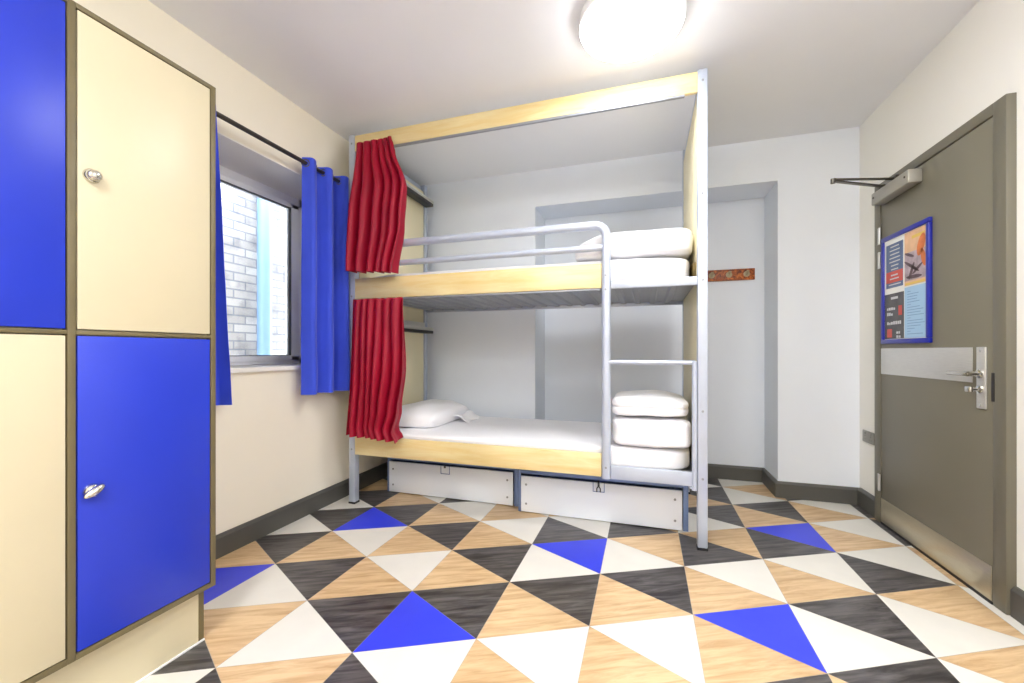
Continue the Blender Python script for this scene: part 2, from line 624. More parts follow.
# ------------------------------------------------------------------ outside: brick building with pipe
bb = thing('brick_building', 'pale brick building standing outside the window', 'building', (-3.5, 2.5, -0.5))
obj('brick_wall', bx(-3.8, -3.42, -1.5, 6.5, -0.5, 6.0), M['brick'], bb)
bm = bmesh.new()
tube(bm, [(-3.33, 2.955, -0.5), (-3.33, 2.955, 6.0)], 0.06, 20)
for z in (0.4, 2.6, 4.4):
    lathe(bm, [(0.061, 0), (0.07, 0.005), (0.07, 0.09), (0.061, 0.095)], (-3.33, 2.955, z), 'Z', 20)
    box(bm, -3.42, -3.38, 2.875, 3.035, z + 0.03, z + 0.06)
obj('drainpipe', bm, M['pipe'], bb)['label'] = 'pale blue drainpipe'
gr = struct('floor_outside', bx(-3.42, XL - 0.45, -1.5, 6.5, -0.6, -0.5), M['concrete'])

# ------------------------------------------------------------------ door_1
dr = bpy.data.objects.new('door_1', None)
dr.location = (XR, (DY0 + DY1) / 2, 0)
dr['kind'] = 'structure'
C.objects.link(dr)
bm = bmesh.new()
xf = 1.378
jw = 0.07
box(bm, xf, XR + 0.12, DY0, DY0 + jw, 0, DZ, 0.004)
box(bm, xf, XR + 0.12, DY1 - jw, DY1, 0, DZ, 0.004)
box(bm, xf, XR + 0.12, DY0 + jw - 0.004, DY1 - jw + 0.004, DZ - 0.05, DZ, 0.004)
box(bm, XR + 0.05, XR + 0.12, DY0 + jw, DY1 - jw, 0, DZ - 0.05)
obj('door_frame', bm, M['doorframe'], dr)
LY0, LY1, LZ = DY0 + jw + 0.004, DY1 - jw - 0.004, DZ - 0.055
LX = 1.382
leaf = obj('door_leaf', bx(LX, LX + 0.05, LY0, LY1, 0.008, LZ, 0.002), M['door'], dr)
obj('push_plate', bx(LX - 0.003, LX, 2.385, LY1 - 0.002, 0.921, 1.077, 0.001), M['satin'], leaf)['label'] = 'brushed steel band across the door'
obj('kick_plate', bx(LX - 0.003, LX, LY0 + 0.004, LY1 - 0.002, 0.014, 0.158, 0.001), M['kick'], leaf)['label'] = 'steel kick plate'
hp = obj('handle_plate', bx(LX - 0.009, LX, 2.302, 2.352, 0.812, 1.078, 0.003), M['satin'], leaf)
bm = bmesh.new()
lathe(bm, [(0.019, 0), (0.019, -0.008), (0.011, -0.012), (0.011, -0.05)], (LX - 0.009, 2.327, 0.962), 'X', 20)
tube(bm, [(LX - 0.056, 2.318, 0.962), (LX - 0.058, 2.335, 0.962), (LX - 0.058, 2.40, 0.962), (LX - 0.056, 2.445, 0.961)], [0.0095, 0.0105, 0.0095, 0.008], 14)
obj('door_handle', bm, M['chrome'], hp)
bm = bmesh.new()
lathe(bm, [(0.017, 0), (0.017, -0.007), (0.008, -0.01), (0.008, -0.028)], (LX - 0.009, 2.327, 0.895), 'X', 20)
box(bm, LX - 0.05, LX - 0.034, 2.319, 2.352, 0.883, 0.907, 0.004)
obj('thumb_turn', bm, M['chrome'], hp)
for dz in (0.826, 1.062):
    obj('screw', lathe(bmesh.new(), [(0.005, 0), (0.005, -0.0015), (0.002, -0.002)], (LX - 0.009, 2.327, dz), 'X', 12), M['chrome'], hp)
obj('latch_keep', bx(xf - 0.001, xf + 0.01, DY0 + jw - 0.012, DY0 + jw + 0.004, 0.85, 0.97), M['black'], dr)
for z in (0.25, 1.62, 1.77):
    bm = bmesh.new()
    tube(bm, [(xf - 0.005, LY1 + 0.002, z - 0.05), (xf - 0.005, LY1 + 0.002, z + 0.05)], 0.007, 12)
    box(bm, xf - 0.002, xf + 0.002, LY1 + 0.002, LY1 + 0.03, z - 0.05, z + 0.05)
    obj('hinge', bm, M['satin'], dr)
cl = obj('door_closer', bx(1.318, LX, 2.735, 3.112, 1.95, 2.022, 0.006), M['closer'], leaf)
bm = bmesh.new()
lathe(bm, [(0.022, 0), (0.022, 0.012), (0.012, 0.016), (0.012, 0.03)], (1.35, 3.05, 2.022), 'Z', 18)
for y in (2.765, 3.085):
    lathe(bm, [(0.006, 0), (0.006, -0.003), (0.003, -0.004)], (1.318, y, 1.99), 'X', 12)
obj('closer_pivot', bm, M['arm'], cl)


def bar(bm, a, b, w, t):
    a, b = Vector(a), Vector(b)
    d = (b - a).normalized()
    n = d.cross(Vector((0, 0, 1))).normalized() * w / 2
    u = Vector((0, 0, t / 2))
    vs = [bm.verts.new(p + s1 * n + s2 * u) for p in (a, b) for s1, s2 in ((-1, -1), (1, -1), (1, 1), (-1, 1))]
    for f in ((3, 2, 1, 0), (4, 5, 6, 7), (0, 1, 5, 4), (1, 2, 6, 5), (2, 3, 7, 6), (3, 0, 4, 7)):
        bm.faces.new([vs[i] for i in f])


bm = bmesh.new()
elbow = Vector((1.035, 2.87, 2.044))
bar(bm, (1.35, 3.05, 2.044), elbow, 0.022, 0.008)
lathe(bm, [(0.013, -0.012), (0.013, 0.014)], elbow, 'Z', 14)
obj('closer_arm', bm, M['arm'], cl)
bm = bmesh.new()
bar(bm, elbow + Vector((0, 0, 0.01)), (1.37, 2.97, 2.056), 0.02, 0.007)
box(bm, 1.362, xf, 2.94, 3.00, 2.043, 2.07, 0.003)
obj('closer_arm', bm, M['arm'], cl)

# black strip standing in for the shadow gap under the door
obj('door_gap_shade', bx(LX - 0.004, LX + 0.03, LY0, LY1, 0.0, 0.010), M['black'], leaf)

# ------------------------------------------------------------------ framed notice on the door
PX = LX - 0.018
pf = thing('poster_frame', 'blue framed notice of four printed sheets hanging on the grey door', 'poster', (LX, 2.885, 1.42))
bm = bmesh.new()
py0, py1, pz0, pz1, fw = 2.656, 3.11, 1.103, 1.742, 0.026
for a in ((py0, py1, pz0, pz0 + fw), (py0, py1, pz1 - fw, pz1), (py0, py0 + fw, pz0 + fw, pz1 - fw), (py1 - fw, py1, pz0 + fw, pz1 - fw)):
    box(bm, PX, LX, *a, 0.004)
obj('frame', bm, M['frameblue'], pf)
obj('backing_sheet', bx(LX - 0.008, LX - 0.001, py0 + 0.01, py1 - 0.01, pz0 + 0.01, pz1 - 0.01), M['paper'], pf)
# sheets: Y grows away from the viewer, so the hinge side (large Y) is the reader's left
iy0, iy1, iz0, iz1 = py0 + fw, py1 - fw, pz0 + fw, pz1 - fw
ym, zm = (iy0 + iy1) / 2, 1.40
PS = LX - 0.0095


def sheet(ya, yb, za, zb, mats, bars=(), blobs=()):
    """one printed sheet: paper plus the printing on it, a mesh with several inks"""
    bm = bx(PS, LX - 0.008, ya, yb, za, zb)
    for mi, lift, rects in bars:
        for r in rects:
            box(bm, PS - lift, PS + 0.0002, *r, mi=mi)
    for mi, lift, ells in blobs:
        for (y, z, ry, rz, a) in ells:
            ts = [2 * PI * k / 20 for k in range(20)]
            vs = [bm.verts.new((PS - lift, y + ry * math.cos(t) * math.cos(a) - rz * math.sin(t) * math.sin(a),
                                z + ry * math.cos(t) * math.sin(a) + rz * math.sin(t) * math.cos(a))) for t in ts]
            bm.faces.new(vs).material_index = mi
    return obj('printed_sheet', bm, [M[k] for k in mats], pf, smooth=False)


rr = random.Random(3)
# navy sheet with a red band and pale lines of print
R = []
for i in range(11):
    z = 1.665 - i * 0.022
    if 1.45 < z < 1.53:
        continue
    w = rr.uniform(0.07, 0.13)
    R.append((ym + 0.092 - w / 2, ym + 0.092 + w / 2, z, z + 0.006))
R += [(ym + 0.05, ym + 0.14, 1.478, 1.485), (ym + 0.06, ym + 0.13, 1.498, 1.506)]
s1 = sheet(ym + 0.012, iy1 - 0.02, zm + 0.03, iz1 - 0.03, ('p_navy', 'p_red', 'p_pale'),
           ((1, 0.0005, [(ym + 0.012, iy1 - 0.02, 1.46, 1.525)]), (2, 0.0009, R)))
s1['label'] = 'navy sheet with red band'
# picture sheet with orange and brown shapes
s2 = sheet(iy0 + 0.004, ym - 0.004, zm + 0.02, iz1 - 0.004, ('p_peach', 'p_orange', 'p_brown', 'p_yellow', 'p_mauve'),
           ((3, 0.0005, [(iy0 + 0.02, iy0 + 0.13, 1.668, 1.684), (iy0 + 0.01, ym - 0.01, 1.424, 1.434)]), (4, 0.0003, [(iy0 + 0.005, ym - 0.006, 1.445, 1.60)])),
           ((1, 0.0006, ((iy0 + 0.05, 1.62, 0.03, 0.06, 0.4), (iy0 + 0.03, 1.55, 0.02, 0.05, -0.3))),
            (2, 0.0009, ((ym - 0.07, 1.52, 0.075, 0.009, 0.5), (ym - 0.07, 1.495, 0.012, 0.05, 0.5), (ym - 0.12, 1.50, 0.05, 0.009, -0.5),
                         (ym - 0.09, 1.462, 0.07, 0.010, 0.05), (ym - 0.05, 1.585, 0.045, 0.008, 0.35)))))
s2['label'] = 'picture sheet in orange and brown'
# charcoal sheet with large pale lettering
R = [(ym + 0.06, ym + 0.13, 1.362, 1.376)]
for z, k in ((1.30, 4), (1.268, 3), (1.215, 7), (1.16, 2), (1.135, 2)):
    y = iy1 - 0.03 if z > 1.2 else ym + 0.075
    for i in range(k):
        w = rr.uniform(0.010, 0.02)
        R.append((y - w, y, z, z + rr.uniform(0.012, 0.02)))
        y -= w + 0.005
s3 = sheet(ym + 0.004, iy1 - 0.004, iz0 + 0.004, zm - 0.004, ('p_grey', 'p_red', 'p_pale'),
           ((1, 0.0004, [(ym + 0.02, ym + 0.055, 1.265, 1.32), (ym + 0.12, ym + 0.17, 1.14, 1.19)]), (2, 0.0006, R)))
s3['label'] = 'charcoal sheet with large pale lettering'
# pale blue sheet with small print
R = []
for i in range(17):
    z = 1.385 - i * 0.0145
    w = rr.uniform(0.05, 0.15) if i % 5 else 0.03
    R.append((ym - 0.03 - w, ym - 0.03, z, z + 0.003))
s4 = sheet(iy0 + 0.004, ym - 0.004, iz0 + 0.004, zm + 0.012, ('p_sky', 'p_ink'), ((1, 0.0005, R),))
s4['label'] = 'pale blue sheet with small print'

# ------------------------------------------------------------------ wall socket
so = thing('power_socket', 'grey double power socket on the wall beside the door frame', 'socket', (XR, 3.35, 0.49))
bm = bx(XR - 0.010, XR, 3.275, 3.422, 0.452, 0.53, 0.003)
for y in (3.312, 3.385):
    for dy, dz, w, h in ((0, 0.012, 0.004, 0.008), (-0.011, -0.01, 0.007, 0.004), (0.011, -0.01, 0.007, 0.004)):
        box(bm, XR - 0.0106, XR - 0.009, y + dy - w / 2, y + dy + w / 2, 0.485 + dz - h / 2, 0.485 + dz + h / 2, mi=1)
obj('face_plate', bm, [M['socket'], M['black']], so)
for y in (3.312, 3.385):
    obj('rocker_switch', bx(XR - 0.013, XR - 0.009, y - 0.007, y + 0.007, 0.507, 0.52, 0.001), M['socket'], so)

# ------------------------------------------------------------------ ceiling lamps: the front one seen, the rest added as fill
def ceiling_lamp(loc, label, shade='lamp_fill'):
    t = thing('ceiling_lamp', label, 'lamp', loc)
    x, y, z = loc
    bm = lathe(bmesh.new(), [(0.225, 0), (0.234, -0.004), (0.236, -0.050), (0.231, -0.053)], loc, 'Z', 64)  # opaque rim shaped to keep the glow off the ceiling
    obj('lamp_base', bm, M['white'], t)
    bm = lathe(bmesh.new(), [(0.230, -0.052), (0.231, -0.056), (0.229, -0.061), (0.222, -0.068), (0.205, -0.078), (0.15, -0.088), (0.07, -0.092), (0.01, -0.0925)], loc, 'Z', 64)
    obj('lamp_shade', bm, M[shade], t, deg=60)
    return t


ceiling_lamp((-0.065, 2.005, ZC), 'round white glowing flush lamp on the ceiling before the bunk bed', 'lamp')
ceiling_lamp((-0.6, -0.5, ZC), 'unseen added fill lamp on the ceiling behind the viewer, nearer the lockers')  # added out of view to even the room's brightness
ceiling_lamp((0.90, 0.62, ZC), 'unseen added fill lamp on the ceiling beside the viewer, nearer the door wall')  # added out of view, placed to brighten the window frame
ceiling_lamp((-0.1, -1.3, ZC), 'unseen added fill lamp on the ceiling far behind the viewer by the rear wall')  # added out of view as further fill

# ------------------------------------------------------------------ locker cabinet
lk = thing('locker_cabinet', 'tall locker cabinet with blue and cream doors against the window wall', 'locker', (-1.8, 0.73, 0))
LF = -1.50
ly0, ly1, lz0, lz1 = 0.329, 1.125, 0.205, 2.024
bm = bmesh.new()
fb = LF - 0.022
box(bm, XL + 0.005, fb, ly0, ly1, lz0, lz1)
obj('carcass', bm, M['cream'], lk)
bm = bmesh.new()
for a, b in ((0.329, 0.347), (0.713, 0.731), (1.107, 1.125)):
    box(bm, fb, LF + 0.002, a, b, lz0, lz1, 0.0015)
for a, b in ((lz0, 0.222), (1.106, 1.118), (2.010, lz1)):
    for ya, yb in ((0.347, 0.713), (0.731, 1.107)):
        box(bm, fb, LF + 0.0018, ya, yb, a, b, 0.001)
obj('edge_frame', bm, M['edge'], lk)['label'] = 'olive edging between the doors'
bm = bmesh.new()
box(bm, XL + 0.005, -1.547, ly0, 1.113, 0, lz0)
pl = obj('plinth', bm, M['cream'], lk)
obj('plinth_edge', bx(-1.549, -1.545, 1.097, 1.115, 0.004, lz0), M['edge'], pl)
obj('plinth_bead', bx(-1.547, -1.540, ly0, 1.116, 0.0, 0.007, 0.002), M['white'], pl)['label'] = 'white bead along the floor'


def lock(parent, y, z, ang, long):
    bm = bmesh.new()
    lathe(bm, [(0.020, 0), (0.020, 0.004), (0.017, 0.010), (0.012, 0.012)], (LF, y, z), 'X', 24)
    l = obj('lock', bm, M['chrome'], parent)
    bm = bmesh.new()
    r = bmesh.ops.create_uvsphere(bm, u_segments=20, v_segments=12, radius=1)
    a, b = (0.027, 0.012) if long else (0.0175, 0.0155)
    for v in bm.verts:
        p = v.co.copy()
        yy, zz = p.y * a, p.z * b
        v.co = Vector((LF + 0.016 + p.x * 0.012, y + yy * math.cos(ang) - zz * math.sin(ang), z + yy * math.sin(ang) + zz * math.cos(ang)))
    k = obj('lock_knob', bm, M['chrome'], l)
    bm = bmesh.new()
    lathe(bm, [(0.006, 0), (0.006, 0.004), (0.002, 0.005)], (LF + 0.026, y + (0.008 if long else 0.004), z + (0.004 if long else -0.003)), 'X', 12)
    if long:
        lathe(bm, [(0.005, 0), (0.005, 0.004), (0.002, 0.005)], (LF + 0.025, y - 0.011, z - 0.006), 'X', 12)
    for v in bm.verts:
        pass
    return l


for ya, yb, za, zb, m, nm in ((0.7345, 1.1035, 1.1215, 2.0065, 'cream', 'cream'), (0.7345, 1.1035, 0.2255, 1.1025, 'blue', 'blue'),
                              (0.3505, 0.7095, 1.1215, 2.0065, 'blue', 'blue'), (0.3505, 0.7095, 0.2255, 1.1025, 'cream', 'cream')):
    d = obj('locker_door', bx(fb + 0.001, LF + 0.001, ya, yb, za, zb, 0.0015), M[m], lk)
    d['label'] = nm + ' door'
    zc = 1.557 if za > 1 else 0.664
    lock(d, ya + 0.03, zc, 0.5 if m == 'blue' else 0.2, m == 'blue')


# ------------------------------------------------------------------ cloth helper
def cloth(name, fn, nu, nv, m, label=None, cat=None, group=None, parent=None, origin=None, thick=0.003):
    bm = bmesh.new()
    g = [[bm.verts.new(fn(i / nu, j / nv)) for i in range(nu + 1)] for j in range(nv + 1)]
    for j in range(nv):
        for i in range(nu):
            bm.faces.new((g[j][i], g[j][i + 1], g[j + 1][i + 1], g[j + 1][i]))
    bm.normal_update()
    nrm = [[v.normal.copy() for v in r] for r in g]
    h = [[bm.verts.new(v.co - nrm[j][i] * thick) for i, v in enumerate(r)] for j, r in enumerate(g)]
    for j in range(nv):
        for i in range(nu):
            bm.faces.new((h[j][i], h[j + 1][i], h[j + 1][i + 1], h[j][i + 1]))
    for i in range(nu):
        bm.faces.new((g[0][i + 1], g[0][i], h[0][i], h[0][i + 1]))
        bm.faces.new((g[nv][i], g[nv][i + 1], h[nv][i + 1], h[nv][i]))
    for j in range(nv):
        bm.faces.new((g[j][0], g[j + 1][0], h[j + 1][0], h[j][0]))
        bm.faces.new((g[j + 1][nu], g[j][nu], h[j][nu], h[j + 1][nu]))
    o = obj(name, bm, m, parent, origin, deg=80)
    if label:
        tag(o, label, cat, group)
    return o


# ------------------------------------------------------------------ window curtains and rod
RZC, RXC = 2.222, -2.0
rd = thing('curtain_rod', 'black curtain rod fixed above the window', 'curtain rod', (RXC, 1.75, RZC))
obj('rod', tube(bmesh.new(), [(RXC, 1.02, RZC), (RXC, 2.405, RZC)], 0.0125, 16), M['rod'], rd)
for y in (1.05, 2.404):
    bm = bmesh.new()
    tube(bm, [(XL, y, RZC), (RXC - 0.0, y, RZC)], 0.008, 12)
    lathe(bm, [(0.024, 0), (0.024, 0.006), (0.01, 0.01)], (XL, y, RZC), 'X', 20)
    obj('rod_bracket', bm, M['rod'], rd)
for y, s in ((1.02, -1), (2.405, 1)):
    bm = lathe(bmesh.new(), [(0.0125, 0), (0.018, s * 0.004), (0.018, s * 0.012), (0.010, s * 0.016)], (RXC, y, RZC), 'Y', 18)
    obj('finial', bm, M['rod'], rd)


def blue_curtain(ya, yb, nf, ph, ztop, zbot, label, amp=0.042, flare=0.25, taper=0.0):
    root = None

    def fn(u, v):
        s = 2 * PI * nf * u + ph
        A = amp * (0.95 + flare * v) * (1 + 0.35 * max(0, (u - 0.75) * 4))
        n1 = noise.noise(Vector((u * 3.1 + ya * 7, v * 1.8, 3.3)))
        x = RXC + A * math.sin(s + 0.18 * v * n1) * (0.95 + 0.2 * n1)
        x += 0.008 * noise.noise(Vector((u * 6, v * 5, 9.1))) * v
        w = 1.0 + 0.02 * v
        yb_ = yb - taper * (1 - v)
        y = ya + (yb_ - ya) * (0.5 + (u - 0.5) * w) + 0.006 * math.cos(s * 2 + 0.6) * (1 if 0.06 < u < 0.94 else 0.3)
        z = ztop + (zbot - ztop) * v + 0.006 * math.sin(s + 1) * (1 - v)
        return Vector((max(x, XL + 0.012), y, z))
    o = cloth('window_curtain', fn, int(nf * 26), 44, M['curtain_blue'], label, 'curtain', 'blue window curtains', origin=(RXC, (ya + yb) / 2, zbot))
    # hem fold and eyelets
    def hem(u, v):
        p = fn(u, 1 - 0.035 * (1 - v))
        q = fn(u, 1)
        return Vector((p.x + 0.0035, p.y, p.z))
    k = math.ceil((ph) / PI)
    s = k * PI
    while s < 2 * PI * nf + ph:
        u = (s - ph) / (2 * PI * nf)
        if 0.03 < u < 0.97:
            v = (ztop - RZC) / (ztop - zbot)
            p, q = fn(u - 0.01, v), fn(u + 0.01, v)
            t = (q - p)
            t.z = 0
            t.normalize()
            nrm = Vector((t.y, -t.x, 0))
            c0 = fn(u, v)
            c0.z = RZC
            bm = bmesh.new()
            ring = []
            for i in range(20):
                a = 2 * PI * i / 20
                ctr = c0 + t * math.cos(a) * 0.0215 + Vector((0, 0, math.sin(a) * 0.0215))
                rad = (ctr - c0).normalized()
                ring.append([bm.verts.new(ctr + rad * 0.0055 * math.cos(2 * PI * j / 8) + nrm * 0.0045 * math.sin(2 * PI * j / 8)) for j in range(8)])
            for i in range(20):
                for j in range(8):
                    bm.faces.new((ring[i][j], ring[(i + 1) % 20][j], ring[(i + 1) % 20][(j + 1) % 8], ring[i][(j + 1) % 8]))
            obj('eyelet', bm, M['arm'], o)
        s += PI
    return o


blue_curtain(2.055, 2.414, 2.5, -0.5, 2.252, 0.79, 'blue eyelet curtain hanging between the window and the bunk bed')
blue_curtain(1.14, 1.565, 3.0, 0.4, 2.252, 0.79, 'blue eyelet curtain hanging next to the locker cabinet', 0.034, 0.1, 0.075)

# ------------------------------------------------------------------ bunk bed
BX0, BX1, BY0, BY1 = -1.968, 0.314, 2.42, 3.40
bed = thing('bunk_bed', 'silver steel bunk bed with pine side boards, two berths and ladder', 'bunk bed', (-0.85, 2.91, 0))


def post(x0, y0, h=2.562):
    p = obj('post', bx(x0, x0 + 0.05, y0, y0 + 0.05, 0.012, h, 0.006), M['steel'], bed)
    obj('foot_cap', bx(x0 - 0.002, x0 + 0.052, y0 - 0.002, y0 + 0.052, 0, 0.014, 0.003), M['black'], p)
    if y0 < 3:
        for z in (0.38, 0.74, 1.44, 1.90, 2.50):
            obj('bolt_head', lathe(bmesh.new(), [(0.0065, 0), (0.0065, -0.002), (0.003, -0.003)], (x0 + 0.025, y0, z), 'Y', 12), M['base'], p)
    return p


post(BX0, BY0)
post(BX1 - 0.05, BY0)
post(BX0 + 0.02, BY1 - 0.05)
post(BX1 - 0.05, BY1 - 0.05)
WX0, WX1 = BX0 + 0.05, BX1 - 0.05
obj('top_rail', bx(WX0, WX1, BY0 + 0.001, BY0 + 0.026, 2.444, 2.552, 0.003), M['pine'], bed)['label'] = 'long pine board across the top'
obj('curtain_track', bx(WX0, 0.20, BY0 + 0.002, BY0 + 0.022, 2.432, 2.444, 0.002), M['base'], bed)
obj('curtain_track', bx(WX0, -0.25, BY0 + 0.004, BY0 + 0.02, 1.408, 1.418, 0.002), M['base'], bed)
for x in (BX0 + 0.012, BX1 - 0.038):
    obj('end_rail', bx(x, x + 0.026, BY0 + 0.05, BY1 - 0.05, 2.50, 2.55, 0.003), M['steel'], bed)
obj('back_rail', bx(WX0, WX1, BY1 - 0.035, BY1 - 0.01, 1.41, 1.46, 0.003), M['steel'], bed)
obj('back_rail', bx(WX0, WX1, BY1 - 0.035, BY1 - 0.01, 0.34, 0.40, 0.003), M['steel'], bed)
LPX = -0.2145
obj('side_board', bx(WX0, LPX - 0.026, BY0 + 0.001, BY0 + 0.024, 1.421, 1.561, 0.003), M['pine'], bed)['label'] = 'pine board of the upper berth'
obj('side_board', bx(WX0, LPX - 0.026, BY0 + 0.001, BY0 + 0.024, 0.344, 0.476, 0.003), M['pine'], bed)['label'] = 'pine board of the lower berth'
for z0, z1 in ((1.415, 1.461), (0.335, 0.410)):
    obj('frame_rail', bx(LPX + 0.026, WX1, BY0 + 0.004, BY0 + 0.03, z0, z1, 0.003), M['steel'], bed)


def berth_base(z):
    bm = bmesh.new()
    box(bm, WX0, WX1, BY0 + 0.028, BY1 - 0.036, z + 0.012, z + 0.024)
    x = WX0 + 0.05
    while x < WX1 - 0.05:
        # folded channel rib running across the berth
        vs = [(x, z + 0.012), (x + 0.012, z), (x + 0.040, z), (x + 0.052, z + 0.012)]
        lo = [bm.verts.new((p, BY0 + 0.03, q)) for p, q in vs]
        hi = [bm.verts.new((p, BY1 - 0.04, q)) for p, q in vs]
        for i in range(3):
            bm.faces.new((lo[i], lo[i + 1], hi[i + 1], hi[i]))
        bm.faces.new(lo[::-1])
        bm.faces.new(hi)
        x += 0.105
    obj('berth_base', bm, M['base'], bed, deg=20)


berth_base(1.424)
berth_base(0.356)
# end panels
obj('end_panel', bx(WX0 - 0.02, WX0 + 0.006, BY0 + 0.05, BY1 - 0.05, 0.34, 2.50, 0.002), M['panel'], bed)['label'] = 'cream panel at the window end'
obj('end_panel', bx(0.268, 0.286, BY0 + 0.05, BY1 - 0.05, 0.34, 2.475, 0.002), M['panel'], bed)['label'] = 'cream panel at the door end'
# reading shelves on the window-end panel
for z in (2.36, 1.222):
    sx0, sx1 = WX0 + 0.006, -1.815
    bm = bmesh.new()
    box(bm, sx0, sx1, BY0 + 0.045, 3.36, z + 0.022, z + 0.034, 0.002)
    box(bm, sx1 - 0.012, sx1, BY0 + 0.045, 3.36, z + 0.020, z + 0.047, 0.003)
    box(bm, sx0, sx0 + 0.012, BY0 + 0.045, 3.36, z + 0.022, z + 0.095, 0.002)
    sh = obj('reading_shelf', bm, M['lightgrey'], bed)
    obj('shelf_underside', bx(sx0 + 0.02, sx1 - 0.001, BY0 + 0.05, 3.357, z - 0.004, z + 0.0215, 0.004), M['black'], sh)['label'] = 'black underside strip'

# guard rail, ladder
def arc(c, r, a0, a1, n, y):
    return [(c[0] + r * math.cos(a0 + (a1 - a0) * i / n), y, c[1] + r * math.sin(a0 + (a1 - a0) * i / n)) for i in range(n + 1)]


GY = BY0 + 0.012
rb = 0.065
bm = bmesh.new()
pts = [(WX0, GY, 1.782), (-1.2, GY, 1.782), (LPX - rb, GY, 1.782)] + arc((LPX - rb, 1.782 - rb), rb, PI / 2, 0, 8, GY)[1:] + [(LPX, GY, 1.2), (LPX, GY, 0.335)]
tube(bm, pts, 0.0255, 16, sx=0.78)
lp = obj('ladder_post', bm, M['steel'], bed)
for z in (1.49, 1.41, 0.40):
    obj('bolt_head', lathe(bmesh.new(), [(0.006, -0.0), (0.006, -0.003), (0.003, -0.004)], (LPX, GY - 0.0195, z), 'Y', 12), M['base'], lp)
obj('guard_rail', tube(bmesh.new(), [(WX0, GY, 1.652), (LPX - 0.02, GY, 1.652)], 0.019, 14), M['steel'], bed)
obj('ladder_rung', tube(bmesh.new(), [(LPX, GY, 0.998), (0.254, GY, 0.998)], 0.0125, 14), M['steel'], bed)
bm = bmesh.new()
tube(bm, [(0.2495, GY - 0.006, 1.005), (0.2495, GY - 0.006, 0.315)], 0.0135, 14)
box(bm, 0.225, 0.262, GY - 0.012, GY + 0.02, 0.322, 0.334, 0.002)
obj('ladder_post', bm, M['steel'], bed)
# small hook block on the inner face of the door-end panel
hb = obj('hook_board', bx(0.252, 0.268, 2.53, 2.92, 1.478, 1.556, 0.002), M['hookdark'], bed)
hb['label'] = 'brown wooden hook board'


# ------------------------------------------------------------------ bedding
def soft(cx, cy, cz, hx, hy, hz, p=5.0, wr=0.006, ws=5.0, seed=0, nseg=34, fold=0.0, lean=None, pz=None):
    bm = bmesh.new()
    bmesh.ops.create_cube(bm, size=2)
    bmesh.ops.subdivide_edges(bm, edges=list(bm.edges), cuts=nseg, use_grid_fill=True)
    for v in bm.verts:
        q = v.co.copy()
        q = Vector((math.sin(q.x * PI / 2) if False else q.x, q.y, q.z))
        k = (abs(q.x) ** p + abs(q.y) ** p + abs(q.z) ** p) ** (1 / p)
        q /= k
        if fold:
            w = 1 - fold * math.exp(-(q.z / 0.13) ** 2)
            q.x *= w
            q.y *= w
        co = Vector((q.x * hx, q.y * hy, q.z * hz))
        d = q.normalized()
        nn = noise.noise(co * ws + Vector((seed, seed * 1.7, 0))) + 0.5 * noise.noise(co * ws * 2.3 + Vector((seed * 3, 0, seed)))
        co += d * nn * wr
        if lean:
            co = lean(co, q)
        co.z = max(co.z, -hz)
        v.co = Vector((cx, cy, cz)) + co
    return bm


# mattresses: inside the frame, resting on the berth bases
obj_m = obj('mattress', soft(-0.83, 2.905, 0.4455, 1.075, 0.435, 0.0635, 9, 0.003, 6, 1), M['bed_white'], None, (-0.83, 2.905, 0.38), deg=80)
tag(obj_m, 'white mattress on the lower berth', 'mattress', 'white bunk mattresses')
obj_m = obj('mattress', soft(-0.83, 2.905, 1.524, 1.075, 0.435, 0.074, 9, 0.003, 6, 2), M['bed_white'], None, (-0.83, 2.905, 1.448), deg=80)
tag(obj_m, 'white mattress on the upper berth', 'mattress', 'white bunk mattresses')


def pillow(cx, cy, z, hx, hy, hz, seed):
    bm = bmesh.new()
    N = 30
    for side in (1, -1):
        g = []
        for j in range(N + 1):
            row = []
            for i in range(N + 1):
                u, w = -1 + 2 * i / N, -1 + 2 * j / N
                e = max(0.0, (1 - abs(u) ** 2.6)) * max(0.0, (1 - abs(w) ** 2.6))
                pin = 1 - 0.05 * (1 - abs(u)) * 0 - 0.07 * (w * w) * (1 - abs(u)) * 0
                x = cx + hx * u * (1 - 0.06 * w * w + 0.03)
                y = cy + hy * w * (1 - 0.06 * u * u + 0.03)
                n1 = noise.noise(Vector((u * 2.2 + seed, w * 2.2, side)))
                zz = hz * side * (e ** 0.42) * (1 + 0.12 * n1)
                if side < 0:
                    zz = max(zz, -hz * 0.55)
                row.append(bm.verts.new((x, y, z + hz * 0.55 + zz)))
            g.append(row)
        for j in range(N):
            for i in range(N):
                f = (g[j][i], g[j][i + 1], g[j + 1][i + 1], g[j + 1][i])
                bm.faces.new(f if side > 0 else f[::-1])
    bmesh.ops.remove_doubles(bm, verts=list(bm.verts), dist=0.0005)
    return bm


pw = obj('pillow', pillow(-1.615, 2.92, 0.514, 0.205, 0.33, 0.098, 4), M['bed_white'], None, (-1.55, 2.90, 0.506), deg=80)
tag(pw, 'white pillow at the head of the lower berth', 'pillow')


def flap(u, v):
    y = 2.93 + 0.28 * u
    x = -1.425 + 0.13 * v + 0.012 * math.sin(9 * u + 2 * v)
    z = 0.545 - 0.030 * v + 0.012 * math.sin(7 * u + 1) * (1 - v) + 0.018 * math.exp(-((v - 0.35) / 0.25) ** 2)
    return Vector((x, y, z))


cloth('pillowcase_flap', flap, 24, 10, M['bed_white'], parent=pw, thick=0.006)


def wavy(amp, tilt):
    def f(co, q):
        if q.z > 0:
            co.z += amp * math.sin(co.x * 11 + 1.0) * q.z - tilt * co.x * q.z
        return co
    return f


